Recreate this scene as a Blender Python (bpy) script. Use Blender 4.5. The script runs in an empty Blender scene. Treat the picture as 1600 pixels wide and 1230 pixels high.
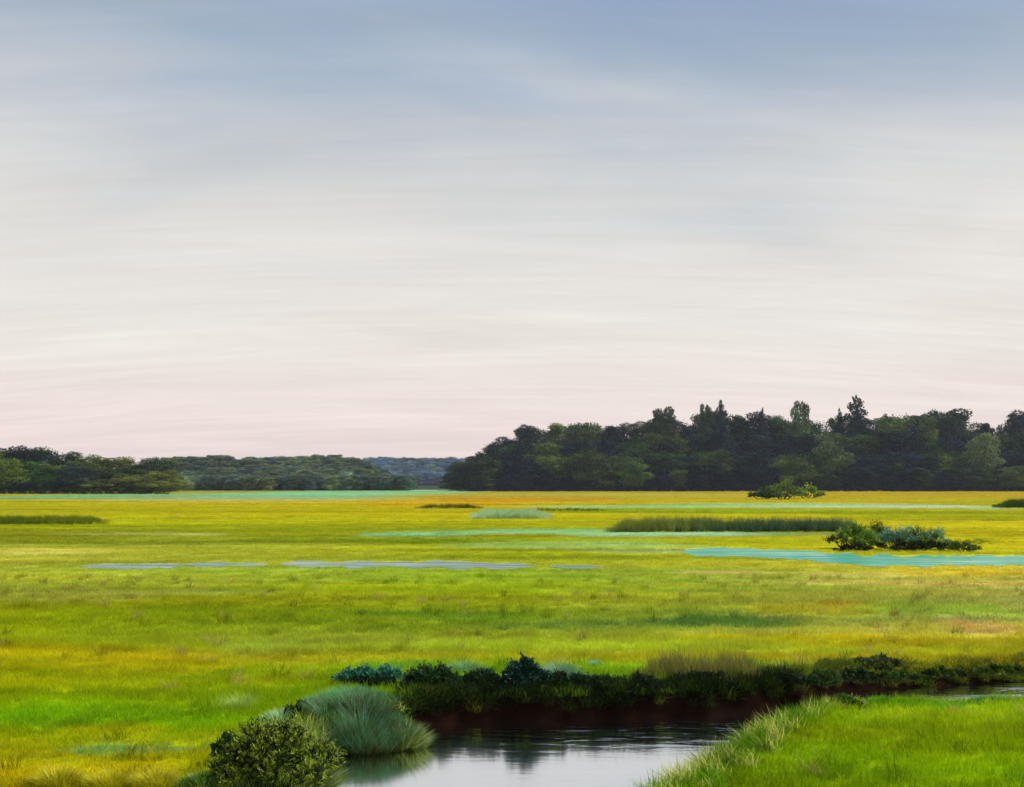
import bpy, math, random
import numpy as np
from mathutils import Vector

# ------------------------------------------------------------------ camera, sky, sun, exposure
scene = bpy.context.scene
COL = scene.collection
FPX = 1715.0            # focal length in pixels of the 1600 px wide picture
HZ = 757.0              # row of the horizon
CAMZ = 2.8              # eye height above the marsh
cam_d = bpy.data.cameras.new('camera')
cam = bpy.data.objects.new('camera', cam_d); COL.objects.link(cam)
cam.location = (0, 0, CAMZ); cam.rotation_euler = (math.radians(90), 0, 0)
cam_d.sensor_width = 36; cam_d.lens = 36 * FPX / 1600; cam_d.shift_y = (HZ - 615) / 1600
cam_d.clip_start = 0.1; cam_d.clip_end = 9000
scene.camera = cam

SUN_EL, SUN_AZ = 47.0, 84.0       # azimuth clockwise from the viewing direction (+Y)
SUN_POWER = 4.4
SKY_NISHITA = 0.10
VEIL = 0.95

def lin(c):
    c = np.asarray(c, float) / 255.0
    return np.where(c <= 0.04045, c / 12.92, ((c + 0.055) / 1.055) ** 2.4)
def lin4(r, g, b):
    v = lin((r, g, b)); return (float(v[0]), float(v[1]), float(v[2]), 1.0)

world = bpy.data.worlds.new('World'); scene.world = world; world.use_nodes = True
nt = world.node_tree; nt.nodes.clear()
def N(tree, t, **kw):
    n = tree.nodes.new(t)
    for k, v in kw.items(): setattr(n, k, v)
    return n
def math_n(tree, op, a, b=None, c=None, clamp=False):
    n = N(tree, 'ShaderNodeMath', operation=op, use_clamp=clamp)
    for i, v in enumerate((a, b, c)):
        if v is None: continue
        if isinstance(v, (int, float)): n.inputs[i].default_value = v
        else: tree.links.new(v, n.inputs[i])
    return n.outputs[0]
out = N(nt, 'ShaderNodeOutputWorld')
tc = N(nt, 'ShaderNodeTexCoord')
sep = N(nt, 'ShaderNodeSeparateXYZ'); nt.links.new(tc.outputs['Generated'], sep.inputs[0])
sky = N(nt, 'ShaderNodeTexSky', sky_type='NISHITA', sun_disc=False)
sky.sun_elevation = math.radians(SUN_EL); sky.sun_rotation = math.radians(SUN_AZ)
sky.air_density = 1.0; sky.dust_density = 2.0; sky.ozone_density = 1.0
# thin veil of streaked high cloud: a flat layer overhead, seen in perspective
zc = math_n(nt, 'ADD', math_n(nt, 'MAXIMUM', sep.outputs['Z'], 0.0), 0.16)
ux = math_n(nt, 'DIVIDE', sep.outputs['X'], zc)
uy = math_n(nt, 'DIVIDE', sep.outputs['Y'], zc)
cmb = N(nt, 'ShaderNodeCombineXYZ'); nt.links.new(ux, cmb.inputs[0]); nt.links.new(uy, cmb.inputs[1])
def cloud_noise(rot, sx, sy, scale, detail, rough, dist):
    m = N(nt, 'ShaderNodeMapping'); m.inputs['Rotation'].default_value = (0, 0, math.radians(rot))
    m.inputs['Scale'].default_value = (sx, sy, 1)
    nt.links.new(cmb.outputs[0], m.inputs[0])
    n = N(nt, 'ShaderNodeTexNoise'); n.inputs['Scale'].default_value = scale
    n.inputs['Detail'].default_value = detail; n.inputs['Roughness'].default_value = rough
    n.inputs['Distortion'].default_value = dist
    nt.links.new(m.outputs[0], n.inputs['Vector'])
    return n.outputs['Fac']
n_big = cloud_noise(18, 0.40, 1.0, 1.25, 5, 0.55, 1.0)
n_mid = cloud_noise(33, 0.34, 1.5, 2.0, 7, 0.62, 1.0)
n_fine = cloud_noise(10, 0.16, 2.6, 5.0, 8, 0.72, 0.5)
# colour of the veil by height (whiter and pinker low down, blue grey high up), shifted by the big drifts
zs = math_n(nt, 'ADD', sep.outputs['Z'],
            math_n(nt, 'MULTIPLY', math_n(nt, 'SUBTRACT', n_big, 0.5), 0.17))
zs = math_n(nt, 'ADD', zs, math_n(nt, 'MULTIPLY', math_n(nt, 'SUBTRACT', n_mid, 0.5), 0.10))
# the fall-off of that shift near the horizon
kk = math_n(nt, 'MULTIPLY', sep.outputs['Z'], 5.0, clamp=True)
mixz = N(nt, 'ShaderNodeMix', data_type='FLOAT'); nt.links.new(kk, mixz.inputs[0])
nt.links.new(sep.outputs['Z'], mixz.inputs[2]); nt.links.new(zs, mixz.inputs[3])
ramp = N(nt, 'ShaderNodeValToRGB'); nt.links.new(mixz.outputs[0], ramp.inputs[0])
stops = [(0.0, (252, 230, 224)), (0.045, (248, 230, 224)), (0.11, (241, 233, 225)), (0.17, (237, 232, 225)),
         (0.225, (229, 226, 222)), (0.27, (213, 215, 216)), (0.32, (190, 198, 208)), (0.37, (163, 180, 200)),
         (0.43, (146, 168, 197)), (0.60, (132, 156, 190)), (1.0, (120, 146, 184))]
el = ramp.color_ramp.elements
el[0].position, el[0].color = stops[0][0], lin4(*stops[0][1])
el[1].position, el[1].color = stops[-1][0], lin4(*stops[-1][1])
for p, c in stops[1:-1]:
    e = el.new(p); e.color = lin4(*c)
gain = math_n(nt, 'ADD', 1.0, math_n(nt, 'MULTIPLY', math_n(nt, 'SUBTRACT', n_fine, 0.5), 0.20))
gain = math_n(nt, 'ADD', gain, math_n(nt, 'MULTIPLY', math_n(nt, 'SUBTRACT', n_mid, 0.5), 0.36))
bg1 = N(nt, 'ShaderNodeBackground'); nt.links.new(sky.outputs[0], bg1.inputs[0]); bg1.inputs[1].default_value = SKY_NISHITA
bg2 = N(nt, 'ShaderNodeBackground'); nt.links.new(ramp.outputs[0], bg2.inputs[0]); nt.links.new(gain, bg2.inputs[1])
mx = N(nt, 'ShaderNodeMixShader')
mx.inputs[0].default_value = VEIL
nt.links.new(bg1.outputs[0], mx.inputs[1]); nt.links.new(bg2.outputs[0], mx.inputs[2])
nt.links.new(mx.outputs[0], out.inputs['Surface'])

sl = bpy.data.lights.new('sun', 'SUN'); sun = bpy.data.objects.new('sun', sl); COL.objects.link(sun)
sl.energy = SUN_POWER; sl.angle = math.radians(1.5); sl.color = (1.0, 0.95, 0.86)
a, e = math.radians(SUN_AZ), math.radians(SUN_EL)
sdir = Vector((math.sin(a) * math.cos(e), math.cos(a) * math.cos(e), math.sin(e)))
sun.rotation_euler = sdir.to_track_quat('Z', 'Y').to_euler(); sun.location = sdir * 50

vs = scene.view_settings
vs.view_transform = 'Standard'; vs.look = 'None'; vs.exposure = 0; vs.gamma = 1; vs.use_curve_mapping = False
scene.cycles.max_bounces = 8; scene.cycles.transparent_max_bounces = 4
scene.cycles.volume_bounces = 0

# ------------------------------------------------------------------ helpers
rng = np.random.default_rng(7)
def at(px, py, z=0.0):
    D = (CAMZ - z) * FPX / (py - HZ)
    return ((px - 800) / FPX * D, D)
def atd(px, D): return (px - 800) / FPX * D
def zof(py, D): return CAMZ + (HZ - py) / FPX * D

def hsh(ix, iy, s):
    v = np.sin(ix * 127.1 + iy * 311.7 + s * 74.7) * 43758.5453
    return v - np.floor(v)
def vnoise(x, y, s=0):
    ix, iy = np.floor(x), np.floor(y); fx, fy = x - ix, y - iy
    fx = fx * fx * (3 - 2 * fx); fy = fy * fy * (3 - 2 * fy)
    a_ = hsh(ix, iy, s); b_ = hsh(ix + 1, iy, s); c_ = hsh(ix, iy + 1, s); d_ = hsh(ix + 1, iy + 1, s)
    return (a_ * (1 - fx) + b_ * fx) * (1 - fy) + (c_ * (1 - fx) + d_ * fx) * fy
def fbm(x, y, s=0, o=4):
    t = 0; am = 0.5; n_ = 0
    for k in range(o):
        t = t + am * vnoise(x * 2 ** k, y * 2 ** k, s + k); n_ += am; am *= 0.5
    return t / n_ - 0.5
def sstep(a_, b_, x):
    t = np.clip((x - a_) / (b_ - a_), 0, 1); return t * t * (3 - 2 * t)

def tag(o, label=None, cat=None, group=None, kind=None):
    if label: o['label'] = label
    if cat: o['category'] = cat
    if group: o['group'] = group
    if kind: o['kind'] = kind
    return o
def mesh_np(name, V, F, mat=None, col=None, quads=True, smooth=False):
    """V (n,3), F (m,4) or (m,3) -> mesh"""
    me = bpy.data.meshes.new(name)
    k = F.shape[1]
    me.vertices.add(len(V)); me.vertices.foreach_set('co', np.ascontiguousarray(V, np.float32).ravel())
    me.loops.add(F.size); me.loops.foreach_set('vertex_index', np.ascontiguousarray(F, np.int32).ravel())
    me.polygons.add(len(F)); me.polygons.foreach_set('loop_start', np.arange(len(F), dtype=np.int32) * k)
    me.polygons.foreach_set('loop_total', np.full(len(F), k, np.int32))
    if smooth: me.polygons.foreach_set('use_smooth', np.ones(len(F), bool))
    me.update(calc_edges=True)
    if col is not None:
        at_ = me.color_attributes.new('col', 'FLOAT_COLOR', 'POINT')
        c4 = np.ones((len(V), 4), np.float32); c4[:, :3] = col
        at_.data.foreach_set('color', c4.ravel())
    if mat: me.materials.append(mat)
    return me
def link(name, me, parent=None, loc=(0, 0, 0), rz=0.0, scale=(1, 1, 1)):
    o = bpy.data.objects.new(name, me); COL.objects.link(o)
    o.location = loc; o.rotation_euler = (0, 0, rz); o.scale = scale
    if parent: o.parent = parent
    return o
def empty(name, loc, rz=0.0, scale=(1, 1, 1)):
    o = bpy.data.objects.new(name, None); COL.objects.link(o); o.empty_display_size = 0.3
    o.location = loc; o.rotation_euler = (0, 0, rz); o.scale = scale; return o

# ------------------------------------------------------------------ materials
def new_mat(name):
    m = bpy.data.materials.new(name); m.use_nodes = True; m.node_tree.nodes.clear()
    o = N(m.node_tree, 'ShaderNodeOutputMaterial'); return m, m.node_tree, o
def plant_mat(name, instanced=False, obj_colour=False, trans=0.35, rough=0.55, spec=0.25, vary=0.25, vscale=3.0):
    m, t, o = new_mat(name)
    at1 = N(t, 'ShaderNodeAttribute', attribute_name='col', attribute_type='GEOMETRY')
    c = at1.outputs['Color']
    def mul(a_, b_):
        n = N(t, 'ShaderNodeMix', data_type='RGBA', blend_type='MULTIPLY'); n.inputs[0].default_value = 1.0
        t.links.new(a_, n.inputs[6]); t.links.new(b_, n.inputs[7]); return n.outputs[2]
    if instanced:
        at2 = N(t, 'ShaderNodeAttribute', attribute_name='icol', attribute_type='INSTANCER')
        c = mul(c, at2.outputs['Color'])
    if obj_colour:
        oi = N(t, 'ShaderNodeObjectInfo'); c = mul(c, oi.outputs['Color'])
    if vary:
        g = N(t, 'ShaderNodeNewGeometry')
        nz = N(t, 'ShaderNodeTexNoise'); nz.inputs['Scale'].default_value = vscale; nz.inputs['Detail'].default_value = 4
        t.links.new(g.outputs['Position'], nz.inputs['Vector'])
        mr = N(t, 'ShaderNodeMapRange'); t.links.new(nz.outputs['Fac'], mr.inputs[0])
        mr.inputs[1].default_value = 0.3; mr.inputs[2].default_value = 0.7
        mr.inputs[3].default_value = 1 - vary; mr.inputs[4].default_value = 1 + vary
        n = N(t, 'ShaderNodeMix', data_type='RGBA', blend_type='MULTIPLY'); n.inputs[0].default_value = 1.0
        t.links.new(c, n.inputs[6]); t.links.new(mr.outputs[0], n.inputs[7]); c = n.outputs[2]
    p = N(t, 'ShaderNodeBsdfPrincipled'); t.links.new(c, p.inputs['Base Color'])
    p.inputs['Roughness'].default_value = rough; p.inputs['Specular IOR Level'].default_value = spec
    tr = N(t, 'ShaderNodeBsdfTranslucent'); t.links.new(c, tr.inputs[0])
    ms = N(t, 'ShaderNodeMixShader'); ms.inputs[0].default_value = trans
    t.links.new(p.outputs[0], ms.inputs[1]); t.links.new(tr.outputs[0], ms.inputs[2])
    t.links.new(ms.outputs[0], o.inputs[0])
    return m
M_GRASS = plant_mat('grass_blades', instanced=True, trans=0.5, spec=0.08, rough=0.7, vary=0.14, vscale=0.7)
M_BLADE = plant_mat('sedge_blades', trans=0.35, spec=0.12, rough=0.6, vary=0.18, vscale=4.0)
M_LEAF = plant_mat('shrub_leaves', trans=0.25, spec=0.2, vary=0.22, vscale=5.0)
M_CROWN = plant_mat('tree_leaves', obj_colour=True, trans=0.2, spec=0.12, rough=0.7, vary=0.45, vscale=0.16)
M_FOREST = plant_mat('forest_leaves', instanced=True, trans=0.2, spec=0.12, rough=0.7, vary=0.35, vscale=0.06)

def bark_mat():
    m, t, o = new_mat('bark')
    nz = N(t, 'ShaderNodeTexNoise'); nz.inputs['Scale'].default_value = 12; nz.inputs['Detail'].default_value = 6
    r = N(t, 'ShaderNodeValToRGB'); t.links.new(nz.outputs['Fac'], r.inputs[0])
    r.color_ramp.elements[0].color = (0.02, 0.015, 0.01, 1); r.color_ramp.elements[1].color = (0.10, 0.08, 0.06, 1)
    p = N(t, 'ShaderNodeBsdfPrincipled'); t.links.new(r.outputs[0], p.inputs['Base Color']); p.inputs['Roughness'].default_value = 0.9
    b = N(t, 'ShaderNodeBump'); b.inputs['Strength'].default_value = 0.6; t.links.new(nz.outputs['Fac'], b.inputs['Height'])
    t.links.new(b.outputs[0], p.inputs['Normal']); t.links.new(p.outputs[0], o.inputs[0]); return m
M_BARK = bark_mat()

def ground_mat():
    m, t, o = new_mat('marsh_ground')
    at1 = N(t, 'ShaderNodeAttribute', attribute_name='col', attribute_type='GEOMETRY')
    g = N(t, 'ShaderNodeNewGeometry')
    c = at1.outputs['Color']
    for sc, amt, det in ((0.11, 0.20, 6), (0.9, 0.16, 6), (7.0, 0.22, 5)):
        nz = N(t, 'ShaderNodeTexNoise'); nz.inputs['Scale'].default_value = sc; nz.inputs['Detail'].default_value = det
        nz.inputs['Roughness'].default_value = 0.62
        t.links.new(g.outputs['Position'], nz.inputs['Vector'])
        mr = N(t, 'ShaderNodeMapRange'); t.links.new(nz.outputs['Fac'], mr.inputs[0])
        mr.inputs[1].default_value = 0.3; mr.inputs[2].default_value = 0.7
        mr.inputs[3].default_value = 1 - amt; mr.inputs[4].default_value = 1 + amt
        n = N(t, 'ShaderNodeMix', data_type='RGBA', blend_type='MULTIPLY'); n.inputs[0].default_value = 1.0
        t.links.new(c, n.inputs[6]); t.links.new(mr.outputs[0], n.inputs[7]); c = n.outputs[2]
    p = N(t, 'ShaderNodeBsdfPrincipled'); t.links.new(c, p.inputs['Base Color'])
    p.inputs['Roughness'].default_value = 0.95; p.inputs['Specular IOR Level'].default_value = 0.02
    b = N(t, 'ShaderNodeBump'); b.inputs['Strength'].default_value = 0.5; b.inputs['Distance'].default_value = 0.03
    nz = N(t, 'ShaderNodeTexNoise'); nz.inputs['Scale'].default_value = 18; nz.inputs['Detail'].default_value = 6
    t.links.new(g.outputs['Position'], nz.inputs['Vector']); t.links.new(nz.outputs['Fac'], b.inputs['Height'])
    t.links.new(b.outputs[0], p.inputs['Normal']); t.links.new(p.outputs[0], o.inputs[0]); return m
M_GROUND = ground_mat()

def water_mat(name, body, mirror, bump, rough=0.03, scale=1.0, calm=None, pale=None):
    m, t, o = new_mat(name)
    g = N(t, 'ShaderNodeNewGeometry')
    mp = N(t, 'ShaderNodeMapping'); mp.inputs['Scale'].default_value = (0.5 * scale, 1.7 * scale, 1)
    t.links.new(g.outputs['Position'], mp.inputs[0])
    n1 = N(t, 'ShaderNodeTexNoise'); n1.inputs['Scale'].default_value = 2.2; n1.inputs['Detail'].default_value = 3; n1.inputs['Distortion'].default_value = 0.7
    t.links.new(mp.outputs[0], n1.inputs['Vector'])
    n2 = N(t, 'ShaderNodeTexNoise'); n2.inputs['Scale'].default_value = 0.9; n2.inputs['Detail'].default_value = 2
    t.links.new(mp.outputs[0], n2.inputs['Vector'])
    st = N(t, 'ShaderNodeMapRange'); t.links.new(n2.outputs['Fac'], st.inputs[0])
    st.inputs[1].default_value = 0.4; st.inputs[2].default_value = 0.62; st.inputs[3].default_value = bump * 0.35; st.inputs[4].default_value = bump
    b = N(t, 'ShaderNodeBump'); b.inputs['Distance'].default_value = 0.05
    s_out = st.outputs[0]
    if calm:   # ripples die away towards the open reach
        sp = N(t, 'ShaderNodeSeparateXYZ'); t.links.new(g.outputs['Position'], sp.inputs[0])
        f = N(t, 'ShaderNodeMapRange', interpolation_type='SMOOTHSTEP'); t.links.new(sp.outputs[calm[0]], f.inputs[0])
        f.inputs[1].default_value, f.inputs[2].default_value, f.inputs[3].default_value, f.inputs[4].default_value = calm[1:]
        s_out = math_n(t, 'MULTIPLY', s_out, f.outputs[0])
    t.links.new(s_out, b.inputs['Strength']); t.links.new(n1.outputs['Fac'], b.inputs['Height'])
    d = N(t, 'ShaderNodeBsdfDiffuse'); d.inputs[0].default_value = body
    if pale:
        m3 = N(t, 'ShaderNodeMapping'); m3.inputs['Scale'].default_value = (0.22, 1.6, 1); t.links.new(g.outputs['Position'], m3.inputs[0])
        n3 = N(t, 'ShaderNodeTexNoise'); n3.inputs['Scale'].default_value = 1.0; n3.inputs['Detail'].default_value = 6; n3.inputs['Roughness'].default_value = 0.65
        t.links.new(m3.outputs[0], n3.inputs['Vector'])
        r3 = N(t, 'ShaderNodeValToRGB'); t.links.new(n3.outputs['Fac'], r3.inputs[0])
        r3.color_ramp.elements[0].position = 0.36; r3.color_ramp.elements[0].color = pale[0]
        r3.color_ramp.elements[1].position = 0.66; r3.color_ramp.elements[1].color = pale[1]
        e3 = r3.color_ramp.elements.new(0.5); e3.color = body
        t.links.new(r3.outputs[0], d.inputs[0])
    gl = N(t, 'ShaderNodeBsdfGlossy'); gl.inputs[0].default_value = (0.97, 0.97, 0.97, 1); gl.inputs['Roughness'].default_value = rough
    t.links.new(b.outputs[0], gl.inputs['Normal'])
    lw = N(t, 'ShaderNodeLayerWeight'); lw.inputs[0].default_value = 0.5
    fr = math_n(t, 'MULTIPLY', math_n(t, 'POWER', lw.outputs['Facing'], 1.0), mirror, clamp=True)
    ms = N(t, 'ShaderNodeMixShader'); t.links.new(fr, ms.inputs[0])
    t.links.new(d.outputs[0], ms.inputs[1]); t.links.new(gl.outputs[0], ms.inputs[2])
    t.links.new(ms.outputs[0], o.inputs[0]); return m

# ------------------------------------------------------------------ the tidal creek's outline
WZ = -0.28
far_side = [(1760, 1052), (1600, 1066), (1500, 1072), (1400, 1077), (1320, 1086), (1250, 1099), (1190, 1113), (1100, 1119),
            (1000, 1122), (900, 1124), (800, 1126), (720, 1129), (660, 1137), (620, 1150), (600, 1162), (560, 1165), (525, 1164),
            (512, 1180), (505, 1205), (494, 1240), (470, 1300)]
poly = [at(px, py, WZ) for px, py in far_side]
near_side = [(1015, 1230), (1045, 1212), (1095, 1188), (1145, 1162), (1190, 1136), (1230, 1116), (1290, 1099), (1350, 1090), (1420, 1086), (1500, 1085), (1600, 1076), (1760, 1060)]
near = [at(px - 26, py - 5, 0.13) if px < 1280 else at(px, py - 2, 0.05) for px, py in near_side]
poly += [(-3.4, 8.2), (-5.5, 6.0), (-9.0, 4.2), (-9.0, 1.5), (-4.0, 3.2), (-0.8, 6.0), (0.3, 8.3), (0.75, 9.2)] + near
poly += [(16.0, 15.9), (16.0, 16.4)]
PA = np.array(poly); PB = np.roll(PA, -1, axis=0)
def channel_sd(x, y):
    """signed distance to the waterline, positive on land"""
    x = np.asarray(x, float); y = np.asarray(y, float)
    wx = x + 0.10 * fbm(x * 2.3, y * 2.3, 11, 3) * 2; wy = y + 0.10 * fbm(x * 2.3 + 9, y * 2.3, 14, 3) * 2
    best = np.full(x.shape, 1e9); inside = np.zeros(x.shape, bool)
    for (ax, ay), (bx, by) in zip(PA, PB):
        dx, dy = bx - ax, by - ay; L = dx * dx + dy * dy
        if L < 1e-12: continue
        t = np.clip(((wx - ax) * dx + (wy - ay) * dy) / L, 0, 1)
        best = np.minimum(best, (wx - ax - t * dx) ** 2 + (wy - ay - t * dy) ** 2)
        if ay != by:
            c = ((ay > wy) != (by > wy)) & (wx < (bx - ax) * (wy - ay) / (by - ay) + ax); inside ^= c
    d = np.sqrt(best); return np.where(inside, -d, d)

# far land forms: canopy profiles seen as rows, turned into hills
wood_top = [(705, 768), (712, 745), (720, 717), (745, 702), (765, 690), (800, 668), (825, 660), (850, 658), (880, 656), (905, 656), (935, 657), (960, 659),
            (985, 655), (1005, 645), (1030, 640), (1060, 650), (1080, 651), (1100, 636), (1125, 632), (1150, 648), (1180, 642), (1200, 640), (1235, 645),
            (1265, 645), (1300, 648), (1330, 642), (1360, 648), (1380, 643), (1400, 641), (1440, 641), (1470, 637), (1500, 640), (1530, 650), (1560, 655),
            (1590, 641), (1640, 640)]
wt = np.array(wood_top, float)
def T(px): return float(np.interp(px, wt[:, 0], wt[:, 1]))
hill_mid = np.array([(180, 765), (230, 733), (265, 726), (300, 723), (350, 722), (400, 726), (450, 724), (510, 721), (545, 724), (575, 733), (600, 745), (630, 765)], float)
hill_far = np.array([(420, 757), (480, 738), (540, 730), (600, 727), (650, 728), (715, 727), (800, 731), (900, 745), (1000, 757)], float)
MIDD, FARD = 620.0, 1300.0
def land(x, y):
    """height of the ground without the creek"""
    x = np.asarray(x, float); y = np.asarray(y, float)
    px = 800 + FPX * x / np.maximum(y, 1)
    h = 0.06 * fbm(x * 0.25, y * 0.25, 3, 3) * sstep(36, 24, y)
    tw = np.interp(px, wt[:, 0], wt[:, 1])
    kn = sstep(712, 860, px) * sstep(472, 540, y) * sstep(720, 600, y) * np.clip((768 - tw) / 120, 0, 1) * 15
    pm = MIDD / FPX * (HZ - np.interp(px, hill_mid[:, 0], hill_mid[:, 1])) 
    hm = np.clip(pm, 0, 99) * np.exp(-((y - MIDD) / 45) ** 2) * sstep(545, 575, y)
    pf = FARD / FPX * (HZ - np.interp(px, hill_far[:, 0], hill_far[:, 1]))
    hf = np.clip(pf, 0, 99) * np.exp(-((y - FARD) / 120) ** 2) * sstep(1050, 1150, y)
    return h + kn + hm + hf
def height(x, y):
    x = np.asarray(x, float); y = np.asarray(y, float)
    h = land(x, y)
    m_ = (y > 0) & (y < 24) & (np.abs(x) < 17)
    if m_.any():
        sd = channel_sd(x[m_], y[m_])
        w = 0.20 + 0.25 * sstep(4.0, 7.0, x[m_]) * (y[m_] > 14)
        up = sstep(0.0, 1.0, (sd + 0.05) / (w + 0.05))
        hb = (WZ - 0.06) + (h[m_] - WZ + 0.06) * up
        hb = np.where(sd < -0.05, WZ - 0.06 - 0.45 * sstep(-0.05, -0.8, sd), hb)
        h = h.copy(); h[m_] = hb
    return h

# ------------------------------------------------------------------ colours of the plant cover by place, with a brightness gain by distance
GAIN = 1.0
rows = [
 (766, (150,165,60), (175,160,60), (190,160,30)),
 (776, (182,172,15), (188,170,15), (188,168,15)),
 (790, (184,178,5), (196,178,5), (165,170,15)),
 (812, (182,184,0), (186,182,5), (190,178,15)),
 (830, (150,155,10), (142,158,5), (178,180,10)),
 (842, (140,152,25), (150,160,20), (180,180,10)),
 (856, (166,176,60), (165,180,20), (192,190,20)),
 (872, (188,190,60), (165,172,20), (186,186,40)),
 (892, (160,176,50), (162,185,45), (190,188,70)),
 (915, (158,168,50), (160,182,15), (168,180,80)),
 (940, (150,165,10), (150,172,20), (172,180,85)),
 (962, (136,150,0), (132,155,20), (165,178,70)),
 (985, (140,155,0), (138,150,30), (170,175,75)),
 (1003, (152,165,15), (165,180,40), (178,178,40)),
 (1025, (155,160,5), (160,172,30), (172,170,20)),
 (1045, (150,155,0), (120,160,10), (150,155,20)),
 (1075, (145,155,0), (110,150,10), (125,155,10)),
 (1105, (125,158,0), (115,150,5), (132,158,10)),
 (1130, (100,152,0), (120,145,0), (122,150,2)),
 (1160, (140,152,0), (118,145,0), (118,146,0)),
 (1200, (150,150,5), (112,140,0), (112,140,0)),
 (1300, (150,150,5), (105,135,0), (105,132,0)),
]
RY = np.array([r[0] for r in rows], float)
RC = np.array([[lin(r[k]) for k in (1, 2, 3)] for r in rows])      # rows, lcr, rgb
def W(px, py, hw, hh):                                              # a patch of ground, in metres
    x, y = at(px, py); _, y1 = at(px, py - hh); _, y2 = at(px, py + hh)
    return x, (y1 + y2) / 2, hw / FPX * y, (y1 - y2) / 2
patches = [  # px, py, half width, half height, colour, strength
 (60,778,110,4,(120,175,110),.8), (300,776,300,5,(140,185,130),.85), (540,772,200,7,(145,195,145),.9), (420,781,260,3,(185,185,125),.7),
 (820,780,150,4,(200,150,10),.9), (700,788,120,4,(200,165,5),.8), (900,775,300,4,(185,175,60),.6),
 (1000,792,160,3,(165,195,120),.85), (1330,791,230,4,(185,200,150),.9), (1170,789,160,3,(160,200,130),.8), (1500,793,90,3,(190,205,160),.8),
 (1100,800,260,4,(140,165,0),.7), (1500,806,200,8,(150,160,0),.7), (1560,843,20,4,(120,140,0),.5), (1400,835,200,7,(190,180,0),.6),
 (80,816,90,4,(110,130,10),.6), (230,836,150,3,(165,175,90),.8), (60,843,120,6,(125,130,0),.7), (250,848,220,5,(115,130,20),.6),
 (680,834,110,3,(130,180,120),.9), (880,832,140,3,(140,190,130),.9), (1060,836,170,3,(160,200,150),.9), (1250,836,80,3,(120,160,90),.6),
 (560,845,200,5,(118,140,0),.75), (740,848,100,3,(112,138,0),.7), (900,853,190,4,(155,190,100),.8), (1020,860,120,3,(165,190,110),.7),
 (80,862,120,5,(200,200,90),.75), (1120,893,80,4,(215,210,120),.85), (1350,897,120,4,(205,205,110),.6), (1500,893,120,7,(205,195,45),.7), (1420,912,200,6,(185,170,90),.6),
 (330,925,180,6,(160,178,90),.5), (120,930,150,10,(155,165,75),.5), (560,920,160,5,(175,190,0),.6), (330,955,300,6,(120,150,0),.5),
 (700,960,150,7,(95,135,30),.65), (480,980,220,5,(110,135,10),.6), (900,975,160,8,(110,140,50),.55), (1130,972,130,7,(85,125,45),.85), (1230,968,60,5,(140,135,60),.5),
 (1340,948,60,6,(205,160,20),.45), (1300,958,120,8,(190,180,20),.5), (1480,955,140,12,(150,190,55),.6), (1560,985,60,10,(180,160,100),.6),
 (1200,1000,200,6,(190,185,0),.7), (1400,1008,160,8,(190,178,15),.6), (560,1000,200,8,(172,188,60),.6), (420,1012,80,8,(160,180,60),.5),
 (1050,1035,150,5,(100,160,10),.7), (1190,1040,45,8,(90,165,20),.8), (250,1040,150,18,(165,160,5),.6), (640,1040,90,7,(70,140,40),.6),
 (90,1120,120,20,(105,155,5),.5), (260,1130,120,18,(105,152,0),.4), (170,1145,90,10,(160,160,5),.6), (205,1185,120,9,(105,150,75),.8), (150,1215,120,10,(165,160,0),.6),
 (380,1095,30,9,(150,175,80),.5), (430,1060,60,8,(160,165,10),.5), (600,1060,40,6,(60,140,80),.5),
 (1550,1085,60,5,(75,150,70),.8), (1400,1098,120,6,(85,155,10),.7), (1500,1108,120,6,(165,175,20),.5), (1300,1180,120,22,(95,140,0),.4), (1480,1200,120,18,(125,150,0),.5),
]
PW = [W(*p[:4]) + (lin(p[4]), p[5]) for p in patches]
def cover(x, y):
    x = np.asarray(x, float); y = np.asarray(y, float)
    q = np.maximum(y, 6.0)
    wx = x + q * 0.05 * fbm(x * 9 / q, y * 3 / q * 4, 21, 4); wy = y + q * 0.10 * fbm(x * 5 / q + 7, np.log(q) * 14, 25, 4) * 1.2
    wy = np.maximum(wy, 5.0)
    py = HZ + FPX * CAMZ / wy; s = np.clip(wx / wy * FPX / 800, -1, 1)
    idx = np.clip(np.searchsorted(RY, py) - 1, 0, len(RY) - 2)
    f = np.clip((py - RY[idx]) / (RY[idx + 1] - RY[idx]), 0, 1)[:, None]
    c3 = RC[idx] * (1 - f[:, :, None]) + RC[idx + 1] * f[:, :, None]
    s_ = s[:, None]
    c = np.where(s_ < 0, c3[:, 1] * (1 + s_) + c3[:, 0] * (-s_), c3[:, 1] * (1 - s_) + c3[:, 2] * s_)
    for X, Y, a_, b_, cc, st in PW:
        r = np.abs((wx - X) / a_) ** 2 + np.abs((wy - Y) / b_) ** 2
        w = (st * sstep(1.5, 0.55, r))[:, None]
        c = c * (1 - w) + cc * w
    st = fbm(wx / q * 2.2 + 3, np.log(q) * 34, 61, 5); sf = fbm(wx / q * 7 + 8, np.log(q) * 95, 66, 4)
    hu = fbm(wx / q * 1.6 + 11, np.log(q) * 22, 71, 4)
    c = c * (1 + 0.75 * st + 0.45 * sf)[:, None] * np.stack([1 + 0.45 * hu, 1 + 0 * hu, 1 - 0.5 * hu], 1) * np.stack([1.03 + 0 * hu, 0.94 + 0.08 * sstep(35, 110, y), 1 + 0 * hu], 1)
    return c * (GAIN * (1.28 - 0.28 * sstep(14, 26, y) - 0.13 * sstep(50, 120, y)))[:, None]  # near colours brightened against the blades' self-shadow, far ones dimmed
MUD = np.array([0.0125, 0.0050, 0.0024])
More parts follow.
